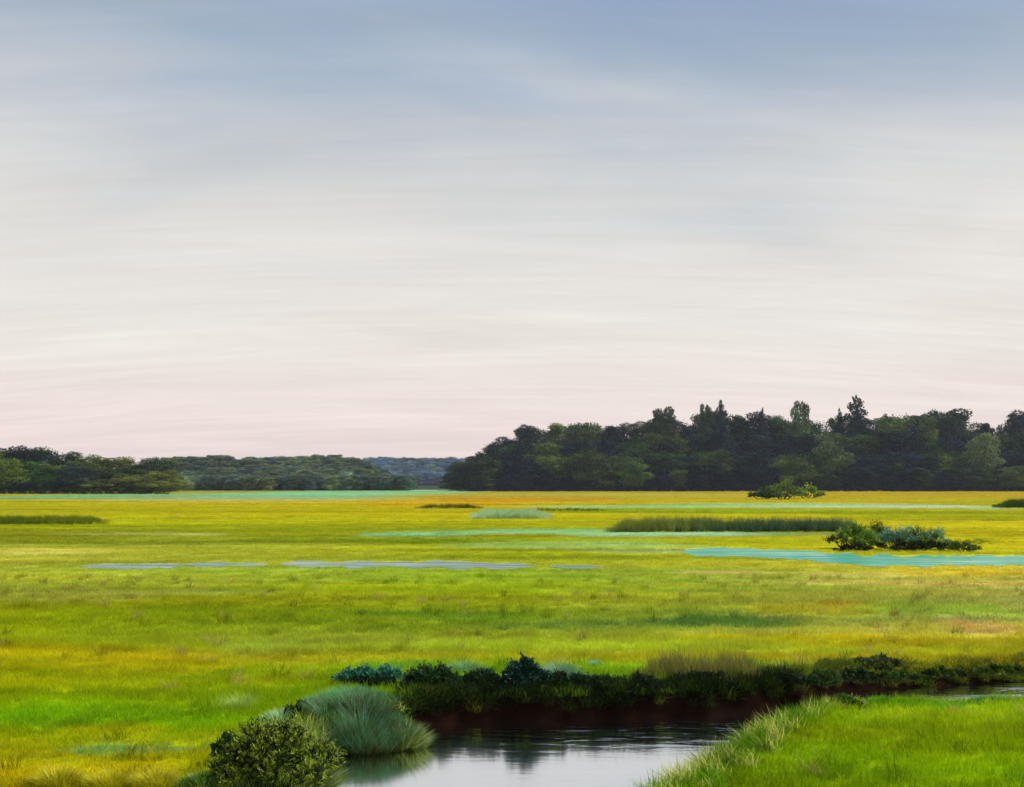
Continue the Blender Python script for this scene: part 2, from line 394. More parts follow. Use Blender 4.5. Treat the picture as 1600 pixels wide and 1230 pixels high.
def ground_col(x, y, z):
    c = cover(x, y) * 0.95
    m_ = (y > 0) & (y < 24) & (np.abs(x) < 17)
    if m_.any():
        sd = channel_sd(x[m_], y[m_]) + 0.08 * fbm(x[m_] * 4, y[m_] * 4, 31, 3)
        w = sstep(0.34, 0.20, sd)[:, None]
        c[m_] = c[m_] * (1 - w) + MUD * w
    px = 800 + FPX * x / np.maximum(y, 1)
    far = np.maximum(sstep(550, 600, y), sstep(470, 478, y) * (px > 700) * (x < 2000))[:, None]
    return c * (1 - far) + np.array([0.03, 0.045, 0.02]) * far

# ------------------------------------------------------------------ ground: one sheet to the horizon
ys = np.concatenate([np.linspace(-60, 7.5, 24), np.arange(7.6, 20.5, 0.045), np.geomspace(20.6, 2450, 330)])
u = np.linspace(-1, 1, 430); u = 0.62 * u + 0.38 * u ** 5
YY, UU = np.meshgrid(ys, u, indexing='ij')
XX = UU * (np.maximum(YY, 0) * 1.15 + 11)
XX = np.where(YY < 7.5, UU * (11 + 7.5 * 1.15 + np.abs(YY - 7.5) * 0.4), XX)
xf, yf = XX.ravel(), YY.ravel(); zf = height(xf, yf)
nr, nc = len(ys), len(u)
ii = (np.arange(nr - 1)[:, None] * nc + np.arange(nc - 1)[None, :]).ravel()
Fq = np.stack([ii, ii + 1, ii + nc + 1, ii + nc], 1)
gme = mesh_np('ground', np.stack([xf, yf, zf], 1), Fq, M_GROUND, ground_col(xf, yf, zf), smooth=True)
ground = link('ground', gme)
tag(ground, 'flat yellow green salt marsh with dark mud creek banks', kind='structure')

# creek water
M_WATER = water_mat('creek_water', (0.05, 0.06, 0.05, 1), 1.7, 1.0, rough=0.11, calm=(1, 12.2, 14.4, 0.05, 0.8))
wp = np.array([(-14, -2), (-14, 22), (19, 22), (19, -2)], float)
gx = np.linspace(-14, 19, 60); gy = np.linspace(0, 22, 50)
A, B = np.meshgrid(gx, gy, indexing='ij'); ii = (np.arange(59)[:, None] * 50 + np.arange(49)[None, :]).ravel()
wme = mesh_np('water', np.stack([A.ravel(), B.ravel(), np.full(A.size, WZ)], 1), np.stack([ii, ii + 50, ii + 51, ii + 1], 1), M_WATER, smooth=True)
tag(link('water', wme), 'calm tidal creek mirroring the pale sky', kind='structure')

# shallow pools lying in the marsh
def pool(pxys, mat, label, zz=0.012, seed=0):
    """pxys: list of (px, py_top, py_bottom) along its length"""
    n = 420
    p = np.array(pxys, float); xs = np.linspace(p[0, 0], p[-1, 0], n)
    top = np.interp(xs, p[:, 0], p[:, 1]); bot = np.interp(xs, p[:, 0], p[:, 2])
    mid, hf = (top + bot) / 2, (bot - top) / 2
    j = fbm(xs / 26.0, xs * 0 + seed, seed, 5) * 1.8; k = fbm(xs / 17.0, xs * 0 + seed + 5, seed + 3, 5) * 2.0
    end = np.sqrt(np.clip(np.minimum(xs - xs[0], xs[-1] - xs) / 30, 0.03, 1))
    top = mid - hf * (0.9 + 0.6 * j) * end; bot = mid + hf * (0.9 + 0.6 * k) * end
    V = []
    for a_, t_, b_ in zip(xs, top, bot):
        for yy in (t_, b_):
            x, y = at(a_, yy, zz); V.append((x, y, zz))
    V = np.array(V); i0 = np.arange(n - 1) * 2
    me = mesh_np('pool', V, np.stack([i0, i0 + 1, i0 + 3, i0 + 2], 1), mat)
    o = link('pool', me); tag(o, label, kind='structure')
    return (xs, top, bot)
M_TEAL = water_mat('algae_pool_water', (0.11, 0.40, 0.27, 1), 0.22, 0.25, rough=0.12, scale=0.3, pale=((0.05, 0.32, 0.25, 1), (0.36, 0.55, 0.36, 1)))
M_BLUE = water_mat('blue_pool_water', (0.10, 0.20, 0.15, 1), 0.25, 0.5, rough=0.1, scale=0.4, pale=((0.06, 0.14, 0.15, 1), (0.40, 0.48, 0.32, 1)))
POOLS = []
POOLS.append(pool([(1065, 856, 869), (1160, 858, 871), (1250, 861, 875), (1320, 865, 884), (1420, 866, 886), (1480, 868, 885), (1640, 869, 885)], M_TEAL,
     'long turquoise pool below the dark shrubs on the right', seed=1))
POOLS.append(pool([(124, 882, 889), (200, 881, 890), (290, 880, 888)], M_BLUE, 'pale blue pool at the left end of the broken line of pools', seed=2))
POOLS.append(pool([(288, 879, 886), (360, 879, 886), (420, 878, 886)], M_BLUE, 'small blue pool second from the left in the line', seed=3))
POOLS.append(pool([(436, 877, 886), (480, 877, 888), (600, 877, 887), (690, 876, 888), (780, 878, 889), (840, 881, 888)], M_BLUE, 'longest blue grey pool in the middle of the marsh', seed=4))
POOLS.append(pool([(855, 882, 888), (900, 883, 889), (948, 884, 889)], M_BLUE, 'short blue pool at the right end of the broken line', seed=5))
def near_pool(x, y):
    px = 800 + FPX * x / y; py = HZ + FPX * CAMZ / y
    r = np.zeros(x.shape, bool)
    for xs, t_, b_ in POOLS:
        r |= (px > xs[0] - 3) & (px < xs[-1] + 3) & (py > np.interp(px, xs, t_) - 0.5) & (py < np.interp(px, xs, b_) + 1.2)
    return r

# ------------------------------------------------------------------ blades and leaves
def blades(n, base, az, L, w, lean, curve, col_lo, col_hi, seed=0, segs=3, tipcol=None, tipp=0.0):
    """n blades: base (n,3), az, L, w, lean arrays -> V,F,C. each = ribbon of segs quads"""
    r = np.random.default_rng(seed)
    V = np.zeros((n, segs + 1, 2, 3)); C = np.zeros((n, segs + 1, 2, 3))
    dirx, diry = np.cos(az), np.sin(az); face = az + np.pi / 2 + r.normal(0, 0.5, n)
    pos = base.copy(); ang = lean.copy()
    t_ = r.random((n, 1)); bc = col_lo * (1 - t_) + col_hi * t_
    if tipcol is not None:
        pick = (r.random(n) < tipp)[:, None]
    for s in range(segs + 1):
        f = s / segs
        ww = w * (1 - f ** 1.6) * (0.6 + 0.8 * f * (1 - f) * 2) + w * 0.04
        V[:, s, 0] = pos - np.stack([np.cos(face) * ww / 2, np.sin(face) * ww / 2, 0 * ww], 1)
        V[:, s, 1] = pos + np.stack([np.cos(face) * ww / 2, np.sin(face) * ww / 2, 0 * ww], 1)
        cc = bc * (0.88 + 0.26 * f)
        if tipcol is not None and f > 0.5: cc = np.where(pick, tipcol, cc)
        C[:, s, 0] = cc; C[:, s, 1] = cc
        step = L / segs
        pos = pos + np.stack([np.sin(ang) * dirx * step, np.sin(ang) * diry * step, np.cos(ang) * step], 1)
        ang = ang + curve
    V = V.reshape(-1, 3); C = C.reshape(-1, 3)
    b0 = (np.arange(n) * (segs + 1) * 2)[:, None] + (np.arange(segs) * 2)[None, :]; b0 = b0.ravel()
    return V, np.stack([b0, b0 + 1, b0 + 3, b0 + 2], 1), C
def merge(parts):
    V, F, C, k = [], [], [], 0
    for v, f, c in parts:
        V.append(v); F.append(f + k); C.append(c); k += len(v)
    return np.concatenate(V), np.concatenate(F), np.concatenate(C)
def leaves(P, Nn, size, asp, col, r, droop=0.0):
    """one quad (pointed diamond) per leaf at P with normal about Nn"""
    n = len(P)
    a_ = r.normal(size=(n, 3)); t1 = np.cross(Nn, a_); t1 /= np.linalg.norm(t1, axis=1)[:, None] + 1e-9
    t2 = np.cross(Nn, t1); t2 /= np.linalg.norm(t2, axis=1)[:, None] + 1e-9
    s = size[:, None]
    V = np.stack([P - t1 * s, P - t2 * s * asp + Nn * s * 0.15, P + t1 * s, P + t2 * s * asp + Nn * s * 0.15], 1).reshape(-1, 3)
    C = np.repeat(col, 4, axis=0); i0 = np.arange(n) * 4
    return V, np.stack([i0, i0 + 1, i0 + 2, i0 + 3], 1), C
def unit(r, n):
    v = r.normal(size=(n, 3)); return v / np.linalg.norm(v, axis=1)[:, None]
def crown_mesh(name, lobes, n_per, leaf, r, mat, asp=0.6, base=1.0, vary=0.35, col=(1, 1, 1), colmix=None):
    """lobes: list of (cx,cy,cz,rx,ry,rz)"""
    parts = []
    tot = sum((l[3] * l[4] * l[5]) ** (2 / 3) for l in lobes)
    for l in lobes:
        n = int(n_per * (l[3] * l[4] * l[5]) ** (2 / 3) / tot)
        d = unit(r, n); rad = np.clip(1 + r.normal(0, 0.16, n) - 0.25 * (r.random(n) ** 3), 0.2, 1.5)[:, None]
        P = np.array(l[:3]) + d * rad * np.array(l[3:])
        keep = np.ones(n, bool)
        for q in lobes:
            if q is l: continue
            keep &= (((P - np.array(q[:3])) / np.array(q[3:])) ** 2).sum(1) > 0.55
        P = P[keep]; d = d[keep]; n = len(P)
        nn = d / np.array(l[3:]); nn /= np.linalg.norm(nn, axis=1)[:, None]
        nn = nn + r.normal(0, 0.55, (n, 3)); nn /= np.linalg.norm(nn, axis=1)[:, None]
        lobev = 1 + r.normal(0, vary * 0.5)
        c = np.array(col)[None, :] * (base * lobev * (1 + r.normal(0, vary * 0.45, n)).clip(0.35, 2))[:, None]
        if colmix is not None:
            m_ = (r.random(n) < colmix[1])[:, None]; c = np.where(m_, np.array(colmix[0])[None, :] * (0.8 + 0.4 * r.random((n, 1))), c)
        parts.append(leaves(P, nn, leaf * (0.6 + 0.8 * r.random(n)), asp, c, r))
    V, F, C = merge(parts)
    return mesh_np(name, V, F, mat, C)

def sprig_mesh(name, lobes, n, leaf, r, mat, asp=0.35, vary=0.4, col=(1, 1, 1), colmix=None, per=9, up=0.55):
    """foliage of many leafy sprigs growing outward and up through the lobes"""
    parts = []; tot = sum((l[3] * l[4] * l[5]) ** (2 / 3) for l in lobes)
    for l in lobes:
        m = max(6, int(n / per * (l[3] * l[4] * l[5]) ** (2 / 3) / tot)); R = np.array(l[3:])
        d = unit(r, m); d[:, 2] = np.abs(d[:, 2]) * 0.9 - 0.25 * (r.random(m) < 0.4)
        root_ = np.array(l[:3]) + d * R * (0.30 + 0.65 * r.random((m, 1)))
        g = d + np.array([0, 0, up]) + r.normal(0, 0.35, (m, 3)); g /= np.linalg.norm(g, axis=1)[:, None]
        ln = R.mean() * (0.45 + 0.85 * r.random((m, 1)) ** 2)
        lv = (1 + r.normal(0, vary * 0.5)) * (1 + r.normal(0, vary * 0.5, (m, 1))).clip(0.4, 1.9)
        mixm = (r.random((m, 1)) < colmix[1]) if colmix is not None else None
        for k in range(per):
            f = (k + 0.5) / per
            P = root_ + g * ln * f + r.normal(0, 0.35 * leaf, (m, 3)) + np.array([0, 0, -0.10]) * ln * f * f
            ax = g + r.normal(0, 0.55, (m, 3)); ax /= np.linalg.norm(ax, axis=1)[:, None]
            sd_ = np.cross(ax, r.normal(size=(m, 3))); sd_ /= np.linalg.norm(sd_, axis=1)[:, None] + 1e-9
            s = leaf * (0.7 + 0.8 * r.random((m, 1))) * (1.15 - 0.5 * f)
            V = np.stack([P - ax * s, P - sd_ * s * asp, P + ax * s, P + sd_ * s * asp], 1).reshape(-1, 3)
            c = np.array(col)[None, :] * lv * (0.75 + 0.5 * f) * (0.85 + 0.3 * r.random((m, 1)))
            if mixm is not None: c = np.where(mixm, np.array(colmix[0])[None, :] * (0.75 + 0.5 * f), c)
            i0 = np.arange(m) * 4
            parts.append((V, np.stack([i0, i0 + 1, i0 + 2, i0 + 3], 1), np.repeat(c, 4, axis=0)))
    V, F, C = merge(parts); return mesh_np(name, V, F, mat, C)

def tube(path, radii, sides=6):
    V, F = [], []
    path = [Vector(p) for p in path]
    for i, (p, rr) in enumerate(zip(path, radii)):
        d = (path[min(i + 1, len(path) - 1)] - path[max(i - 1, 0)]).normalized()
        x = d.cross(Vector((0.3, 1, 0.1))).normalized(); y = d.cross(x)
        for k in range(sides):
            a_ = 2 * math.pi * k / sides; V.append(p + (x * math.cos(a_) + y * math.sin(a_)) * rr)
    for i in range(len(path) - 1):
        for k in range(sides):
            F.append((i * sides + k, i * sides + (k + 1) % sides, (i + 1) * sides + (k + 1) % sides, (i + 1) * sides + k))
    return np.array([tuple(v) for v in V]), np.array(F), np.ones((len(V), 3))

# ------------------------------------------------------------------ scatter (grass and other ground cover nobody could count)
def scatter(name, P, icol, scl, rot, pick, kinds_col, label):
    me = bpy.data.meshes.new(name); me.vertices.add(len(P)); me.vertices.foreach_set('co', np.ascontiguousarray(P, np.float32).ravel())
    def add(nm, ty, dat, key):
        a_ = me.attributes.new(nm, ty, 'POINT'); a_.data.foreach_set(key, np.ascontiguousarray(dat).ravel())
    c4 = np.ones((len(P), 4), np.float32); c4[:, :3] = icol
    add('icol', 'FLOAT_COLOR', c4, 'color'); add('scl', 'FLOAT_VECTOR', scl.astype(np.float32), 'vector')
    add('rot', 'FLOAT_VECTOR', rot.astype(np.float32), 'vector'); add('pick', 'INT', pick.astype(np.int32), 'value')
    me.update()
    g = bpy.data.node_groups.new(name + '_nodes', 'GeometryNodeTree')
    g.interface.new_socket('Geometry', in_out='INPUT', socket_type='NodeSocketGeometry')
    g.interface.new_socket('Geometry', in_out='OUTPUT', socket_type='NodeSocketGeometry')
    gi = g.nodes.new('NodeGroupInput'); go = g.nodes.new('NodeGroupOutput')
    ci = g.nodes.new('GeometryNodeCollectionInfo'); ci.inputs['Collection'].default_value = kinds_col
    ci.inputs['Separate Children'].default_value = True; ci.inputs['Reset Children'].default_value = True
    ip = g.nodes.new('GeometryNodeInstanceOnPoints')
    def na(nm, ty):
        n = g.nodes.new('GeometryNodeInputNamedAttribute'); n.data_type = ty; n.inputs['Name'].default_value = nm; return n.outputs[0]
    g.links.new(gi.outputs[0], ip.inputs['Points']); g.links.new(ci.outputs[0], ip.inputs['Instance'])
    ip.inputs['Pick Instance'].default_value = True
    g.links.new(na('pick', 'INT'), ip.inputs['Instance Index'])
    g.links.new(na('rot', 'FLOAT_VECTOR'), ip.inputs['Rotation']); g.links.new(na('scl', 'FLOAT_VECTOR'), ip.inputs['Scale'])
    g.links.new(ip.outputs[0], go.inputs[0])
    o = link(name, me); md = o.modifiers.new('scatter', 'NODES'); md.node_group = g
    tag(o, label, kind='stuff'); return o
def kinds(name, meshes):
    c = bpy.data.collections.new(name)
    for i, me in enumerate(meshes): c.objects.link(bpy.data.objects.new('%s_%02d' % (name, i), me))
    return c
def tuft_mesh(i, n=34, R=0.16, L=0.15, lean=0.35, w=0.007):
    r = np.random.default_rng(100 + i)
    rr = R * np.sqrt(r.random(n)); th = r.random(n) * 6.28
    base = np.stack([rr * np.cos(th), rr * np.sin(th), np.zeros(n)], 1)
    az = th * 0.3 + r.random(n) * 6.28
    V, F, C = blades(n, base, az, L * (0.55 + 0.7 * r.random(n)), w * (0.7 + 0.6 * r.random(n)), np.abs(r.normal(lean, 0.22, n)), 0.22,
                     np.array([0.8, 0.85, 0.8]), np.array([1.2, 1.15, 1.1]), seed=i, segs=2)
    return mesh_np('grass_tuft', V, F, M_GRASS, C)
TUFTS = kinds('grass_tuft_kinds', [tuft_mesh(i) for i in range(5)])
LONG = kinds('sedge_tuft_kinds', [tuft_mesh(20 + i, n=40, R=0.10, L=0.34, lean=0.30, w=0.010) for i in range(4)])

def grass_points(y0, y1, dens, seed, xm=1.12):
    r = np.random.default_rng(seed)
    half = lambda y: y * 0.4665 * xm + 4.5
    n = int(dens * (half(y0) + half(y1)) * (y1 - y0))
    y = y0 + (y1 - y0) * r.random(n); wmax = half(y1); x = (r.random(n) * 2 - 1) * wmax
    k = np.abs(x) < half(y)
    return x[k], y[k], r
def lay_grass():
    Ps, Cs, Ss, Rs = [], [], [], []
    for (y0, y1, dens, sc, hz) in ((6.5, 13, 75, 1.0, 0.75), (13, 20, 75, 1.0, 0.75), (20, 30, 34, 1.35, 0.72), (30, 48, 15, 1.9, 0.60), (48, 80, 6.0, 2.8, 0.55), (80, 140, 2.0, 4.2, 0.7), (140, 300, 0.5, 7.0, 0.9), (300, 468, .16, 10.0, 1.2)):
        x, y, r = grass_points(y0, y1, dens, int(y0 * 10))
        k = np.ones(len(x), bool)
        m_ = (y < 24) & (np.abs(x) < 17); sd = np.full(len(x), 9.0); sd[m_] = channel_sd(x[m_], y[m_])
        k &= sd > 0.22
        if y1 > 30: k &= ~near_pool(x, y)
        x, y, sd = x[k], y[k], sd[k]; n = len(x)
        z = height(x, y) - 0.01
        c = cover(x, y) * (1 + r.normal(0, 0.07, (n, 1))) * (1 + 0.30 * fbm(x * 0.9, y * 0.9, 41, 3))[:, None]
        hh = hz * (0.7 + 0.5 * r.random(n)) * (1 + 0.9 * fbm(x * 0.35, y * 0.35, 44, 3))
        Ps.append(np.stack([x, y, z], 1)); Cs.append(c * 1.12)
        Ss.append(np.stack([np.full(n, sc), np.full(n, sc), hh], 1))
        Rs.append(np.stack([r.normal(0, 0.06, n), r.normal(0, 0.06, n), r.random(n) * 6.28], 1))
    P = np.concatenate(Ps); n = len(P); print('grass tufts', n)
    scatter('grass', P, np.concatenate(Cs), np.concatenate(Ss), np.concatenate(Rs), rng.integers(0, 5, n), TUFTS, 'short yellow green marsh grass covering the flat ground')
lay_grass()

# coarser stems standing in the near grass: straw, rush and dark clumps
def rough_grass():
    x, y, r = grass_points(7, 33, 2.0, 77)
    m_ = (y < 24) & (np.abs(x) < 17); sd = np.full(len(x), 9.0); sd[m_] = channel_sd(x[m_], y[m_])
    k = (sd > 0.5) & (fbm(x * 0.5, y * 0.5, 81, 4) + 0.15 * r.normal(size=len(x)) > 0.02)
    x, y = x[k], y[k]; n = len(x)
    c = cover(x, y) * (0.6 + 0.5 * r.random((n, 1)))
    pick = r.random((n, 1)); c = np.where(pick < 0.22, lin((176, 160, 84)) * (0.7 + 0.4 * r.random((n, 1))), c)
    s = 0.9 + 0.5 * r.random(n); h = 0.45 + 0.35 * r.random(n)
    scatter('rough_grass', np.stack([x, y, height(x, y) - 0.01], 1), c, np.stack([s, s, h], 1),
            np.stack([r.normal(0, .15, n), r.normal(0, .15, n), r.random(n) * 6.28], 1), r.integers(0, 4, n), LONG, 'coarser straw coloured and olive stems standing in the near grass')
rough_grass()

# long grass hanging over the creek's edges
def bank_grass():
    r = np.random.default_rng(5)
    P, Cc, S, R = [], [], [], []
    x = r.uniform(-10, 15, 62000); y = r.uniform(7.0, 21, 62000)
    sd = channel_sd(x, y); k = (sd > 0.10) & (sd < 0.62) & (np.abs(x) < y * 0.53 + 4.5); x, y, sd = x[k], y[k], sd[k]
    g1 = 0.02; gx_ = (channel_sd(x + g1, y) - channel_sd(x - g1, y)) / (2 * g1); gy_ = (channel_sd(x, y + g1) - channel_sd(x, y - g1)) / (2 * g1)
    faces_cam = gy_ > 0.2                                # the far bank: land lies beyond the water
    px = 800 + FPX * x / y
    keep = r.random(len(x)) < np.where(faces_cam, np.where(px > 1230, 0.8, 0.8), 0.6) * sstep(0.62, 0.2, sd)
    x, y, sd, gx_, gy_, faces_cam, px = [a_[keep] for a_ in (x, y, sd, gx_, gy_, faces_cam, px)]
    n = len(x)
    c = cover(x, y)
    dark = lin((42, 62, 22)); olive = lin((96, 108, 32)); tan = lin((120, 118, 60)); yel = lin((214, 212, 110)); green = lin((92, 135, 12))
    t_ = r.random((n, 1))
    farc = np.where((px > 1230)[:, None], olive * (0.7 + 0.6 * t_), np.where(t_ < 0.9, dark * (0.35 + 0.8 * t_), olive))  # shade of the far bank put into its dark blade colours
    nearc = np.where(t_ < 0.26, yel, np.where(t_ < 0.35, olive, green * (0.7 + 0.8 * t_)))
    w = (sstep(0.62, 0.42, sd + 0.12 * r.normal(size=n)))[:, None]
    edge = np.where(faces_cam[:, None], farc, nearc)
    c = c * (1 - w) + edge * w
    z = height(x, y) - 0.02
    hgt = np.where(faces_cam, 0.66, 0.60) * (0.6 + 0.7 * r.random(n))
    hgt = np.where((px > 1300) & ~faces_cam, hgt * 0.4, hgt); hgt = np.where((px > 1330) & faces_cam, hgt * 0.6, hgt)
    az = np.arctan2(-gy_, -gx_)                          # lean towards the water
    tl = np.where(sd < 0.4, np.where(faces_cam, np.where(px > 1300, 0.3, 1.0), 0.45), 0.1) * r.random(n)
    # tilt about the horizontal axis perpendicular to az
    rot = np.stack([-tl * np.sin(az), tl * np.cos(az), r.random(n) * 0.5], 1)
    scatter('sedge', np.stack([x, y, z], 1), c, np.stack([np.ones(n), np.ones(n), hgt], 1), rot, r.integers(0, 4, n), LONG,
            'long coarse grass hanging over the banks of the creek')
    print('bank', n)
bank_grass()

def belt(name, label, px0, px1, py_front, py_back, h, cols, dens, seed, hvar=0.4, zz=0.0, wscale=1.0, taper=25):
    """a belt of upright reeds or sedge growing in a strip of ground"""
    r = np.random.default_rng(seed)
    x0, yf_ = at(px0, py_front); _, yb_ = at(px0, py_back)
    xl, xr = at(px0, py_front)[0], at(px1, py_front)[0]
    n = int(dens * abs(xr - xl) * (yb_ - yf_)) + 10
    tt = r.random(n); px = px0 + (px1 - px0) * tt
    y = yf_ + (yb_ - yf_) * r.random(n); x = (px - 800) / FPX * y
    c = np.array([lin(q) for q in cols]); k = np.clip(tt * (len(c) - 1) + r.normal(0, 0.35, n), 0, len(c) - 1)
    i0 = np.clip(k.astype(int), 0, len(c) - 2) if len(c) > 1 else np.zeros(n, int)
    f = (k - i0)[:, None] if len(c) > 1 else 0
    cc = (c[i0] * (1 - f) + c[np.minimum(i0 + 1, len(c) - 1)] * f) * (0.75 + 0.5 * r.random((n, 1)))
    edge = np.clip(np.minimum(px - px0, px1 - px) / taper, 0.25, 1)
    hh = h / 0.34 * edge * (1 - hvar / 2 + hvar * r.random(n)) * (1 + 0.6 * fbm(x * 1.1, y * 0.5, seed, 3))
    s = np.maximum(1, h / 0.34) ** 0.6 * wscale
    scatter(name, np.stack([x, y, height(x, y) - 0.01 + zz], 1), cc, np.stack([np.full(n, s), np.full(n, s), hh], 1),
            np.stack([r.normal(0, .08, n), r.normal(0, .08, n), r.random(n) * 6.28], 1), r.integers(0, 4, n), LONG, label)
belt('reeds', 'dark green grey belt of reeds behind the pale strip on the right', 950, 1348, 832, 826, 0.66, [(136,142,56), (112,126,56), (80,102,62), (58,84,62), (92,114,72)], 9, 51, hvar=0.75, wscale=1.3)
belt('reeds', 'low dark sedge strip at the left edge of the marsh', -30, 170, 820, 812, 0.40, [(95,115,20), (105,120,25), (120,130,20)], 7, 52, hvar=0.7)
belt('reeds', 'pale mint feathery sedge in the middle of the far marsh', 735, 862, 811, 803, 0.55, [(175,205,160), (160,195,140), (178,200,150)], 9, 53)
belt('reeds', 'thin dark stalks beside the orange strip of far marsh', 648, 756, 795, 792, 0.42, [(110,115,10), (85,95,15), (75,85,20)], 4, 54, hvar=0.8)
belt('reeds', 'olive sedge strip right of the pale mint sedge', 815, 960, 799, 797, 0.30, [(120,125,10), (100,105,10), (140,145,20)], 4, 55, hvar=0.7)
belt('reeds', 'dark sedge strip at the right edge of the far marsh', 1552, 1640, 794, 790, 0.85, [(70,90,15), (55,75,20)], 7, 56)
belt('reeds', 'tan brown reeds on top of the far creek bank', 990, 1200, 1072, 1052, 0.30, [(118,118,48), (132,128,62), (118,118,52)], 60, 57)
belt('reeds', 'thin olive grass in front of the long dark reeds', 1365, 1560, 851, 845, 0.18, [(130,145,15), (110,130,10)], 5, 58)
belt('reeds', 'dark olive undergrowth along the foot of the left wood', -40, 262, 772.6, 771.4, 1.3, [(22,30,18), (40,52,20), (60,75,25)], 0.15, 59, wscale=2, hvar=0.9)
belt('reeds', 'near black blades standing in for shade along the foot of the right wood', 716, 1640, 768.4, 768.0, 2.0, [(16,20,16), (20,26,20), (18,22,18)], 0.14, 60, wscale=4)  # shade under the wood's edge, painted as near black blades

# ------------------------------------------------------------------ tussocks and shrubs
def tussock(label, px, py, wpx, hpx, cols, n, seed, tip=None, tipp=0.0, lean=0.5, bw=0.009, z=None, group=None, cat='grass tussock', name='grass_tussock', depth=0.7, droop=0.25, zbase=0.0):
    r = np.random.default_rng(seed)
    x, y = at(px, py, zbase); a_ = wpx / FPX * y / 2; L = hpx / FPX * y
    th = r.random(n) * 6.28; rr = np.sqrt(r.random(n))
    base = np.stack([a_ * 0.62 * rr * np.cos(th), a_ * 0.62 * depth * rr * np.sin(th), np.zeros(n)], 1)
    gz = height(base[:, 0] + x, base[:, 1] + y + a_ * 0.4 * depth)
    base[:, 2] = np.maximum(gz, WZ - 0.05) - 0.02 - (zbase)
    az = th + r.normal(0, 0.5, n)
    LL = L * 1.05 * (1 - 0.35 * rr) * (0.7 + 0.45 * r.random(n))
    if tip is not None: tip = lin(tip)
    V, F, C = blades(n, base, az, LL, bw * (0.7 + 0.7 * r.random(n)), rr * lean + np.abs(r.normal(0, 0.12, n)), droop,
                     lin(cols[0]), lin(cols[1]), seed=seed, segs=3, tipcol=tip, tipp=tipp)
    o = link(name, mesh_np(name, V, F, M_BLADE, C), loc=(x, y + a_ * 0.4 * depth, zbase))
    tag(o, label, cat, group); return o
def shrub(label, px, py, wpx, hpx, col, n, seed, leaf=0.03, asp=0.35, zbase=0.0, cat='shrub', name='marsh_shrub', flat=0.8, colmix=None, spiky=0.0, group=None, vary=0.5):
    r = np.random.default_rng(seed)
    x, y = at(px, py, zbase); a_ = wpx / FPX * y / 2; H = hpx / FPX * y; d = min(a_ * flat, H * 0.9)
    lobes = []
    k = max(4, int(2.2 * a_ / (H * 0.45) + 3))
    for i in range(k):
        u_ = (i + 0.5) / k * 2 - 1 + r.normal(0, 0.14); hh = H * (1 - 0.5 * abs(u_) ** 2.2) * r.uniform(0.62, 1.0)
        rx = a_ / k * 1.7; lobes.append((u_ * (a_ - rx * 0.6), r.uniform(-.4, .4) * d, hh * 0.56, rx, d * 0.55, hh * 0.44))
    for i in range(k):
        u_ = r.uniform(-0.85, 0.85); hh = H * r.uniform(0.25, 0.55)
        lobes.append((u_ * a_, -d * r.uniform(.2, .8), hh * 0.5, a_ / k * 1.2, d * 0.4, hh * 0.55))
    root = empty(name, (x, y + d * 0.7, max(zbase, float(height(np.array([x]), np.array([y + d * .7]))[0]))))
    tag(root, label, cat, group)
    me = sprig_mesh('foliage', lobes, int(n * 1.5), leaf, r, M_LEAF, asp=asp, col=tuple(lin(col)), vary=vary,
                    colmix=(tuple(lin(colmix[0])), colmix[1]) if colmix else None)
    link('foliage', me, root)
    parts = []
    for l in lobes[:k]:
        parts.append(tube([(l[0] * 0.3, l[1] * 0.3, -0.03), (l[0] * 0.7, l[1] * 0.6, l[2] * 0.5), (l[0], l[1], l[2] + l[5] * 0.5)], [H * 0.03, H * 0.02, H * 0.008], 5))
    V, F, C = merge(parts); link('stems', mesh_np('stems', V, F, M_BARK), root)
    return root

# --- mid distance
shrub('rounded pale olive bush standing before the right wood', 1229, 781, 56, 32, (100,126,48), 4200, 1, leaf=0.14, asp=0.6)
shrub('low dark green bush at the left of the pale rounded bush', 1195, 781, 42, 21, (60,84,38), 2000, 2, leaf=0.16, asp=0.6)
shrub('small yellow green bush at the right of the pale rounded bush', 1264, 779, 48, 25, (128,148,40), 2600, 3, leaf=0.15, asp=0.6)
shrub('leafy green bush at the left end of the shrub row over the turquoise pool', 1340, 859, 76, 44, (98,128,38), 5000, 4, leaf=0.045)
shrub('olive bush with upright sprays behind the shrub row over the pool', 1372, 853, 74, 40, (94,118,18), 3600, 5, leaf=0.045, asp=0.25)
shrub('silvery teal bush in the middle of the shrub row over the pool', 1408, 858, 64, 42, (118,168,138), 3800, 6, leaf=0.045)
shrub('silvery teal bush with olive top toward the right of the shrub row', 1454, 860, 74, 40, (112,160,125), 3800, 7, leaf=0.045, colmix=((110,135,20), 0.35))
shrub('low nearly black shrub at the foot of the teal bushes', 1430, 862, 124, 22, (38,52,20), 5200, 8, leaf=0.04)
shrub('low dark shrub at the foot of the leafy green bush', 1338, 862, 62, 13, (40,55,20), 2200, 9, leaf=0.04)
shrub('small trailing green shrub at the right end of the shrub row', 1508, 863, 64, 18, (88,112,25), 2400, 10, leaf=0.04)

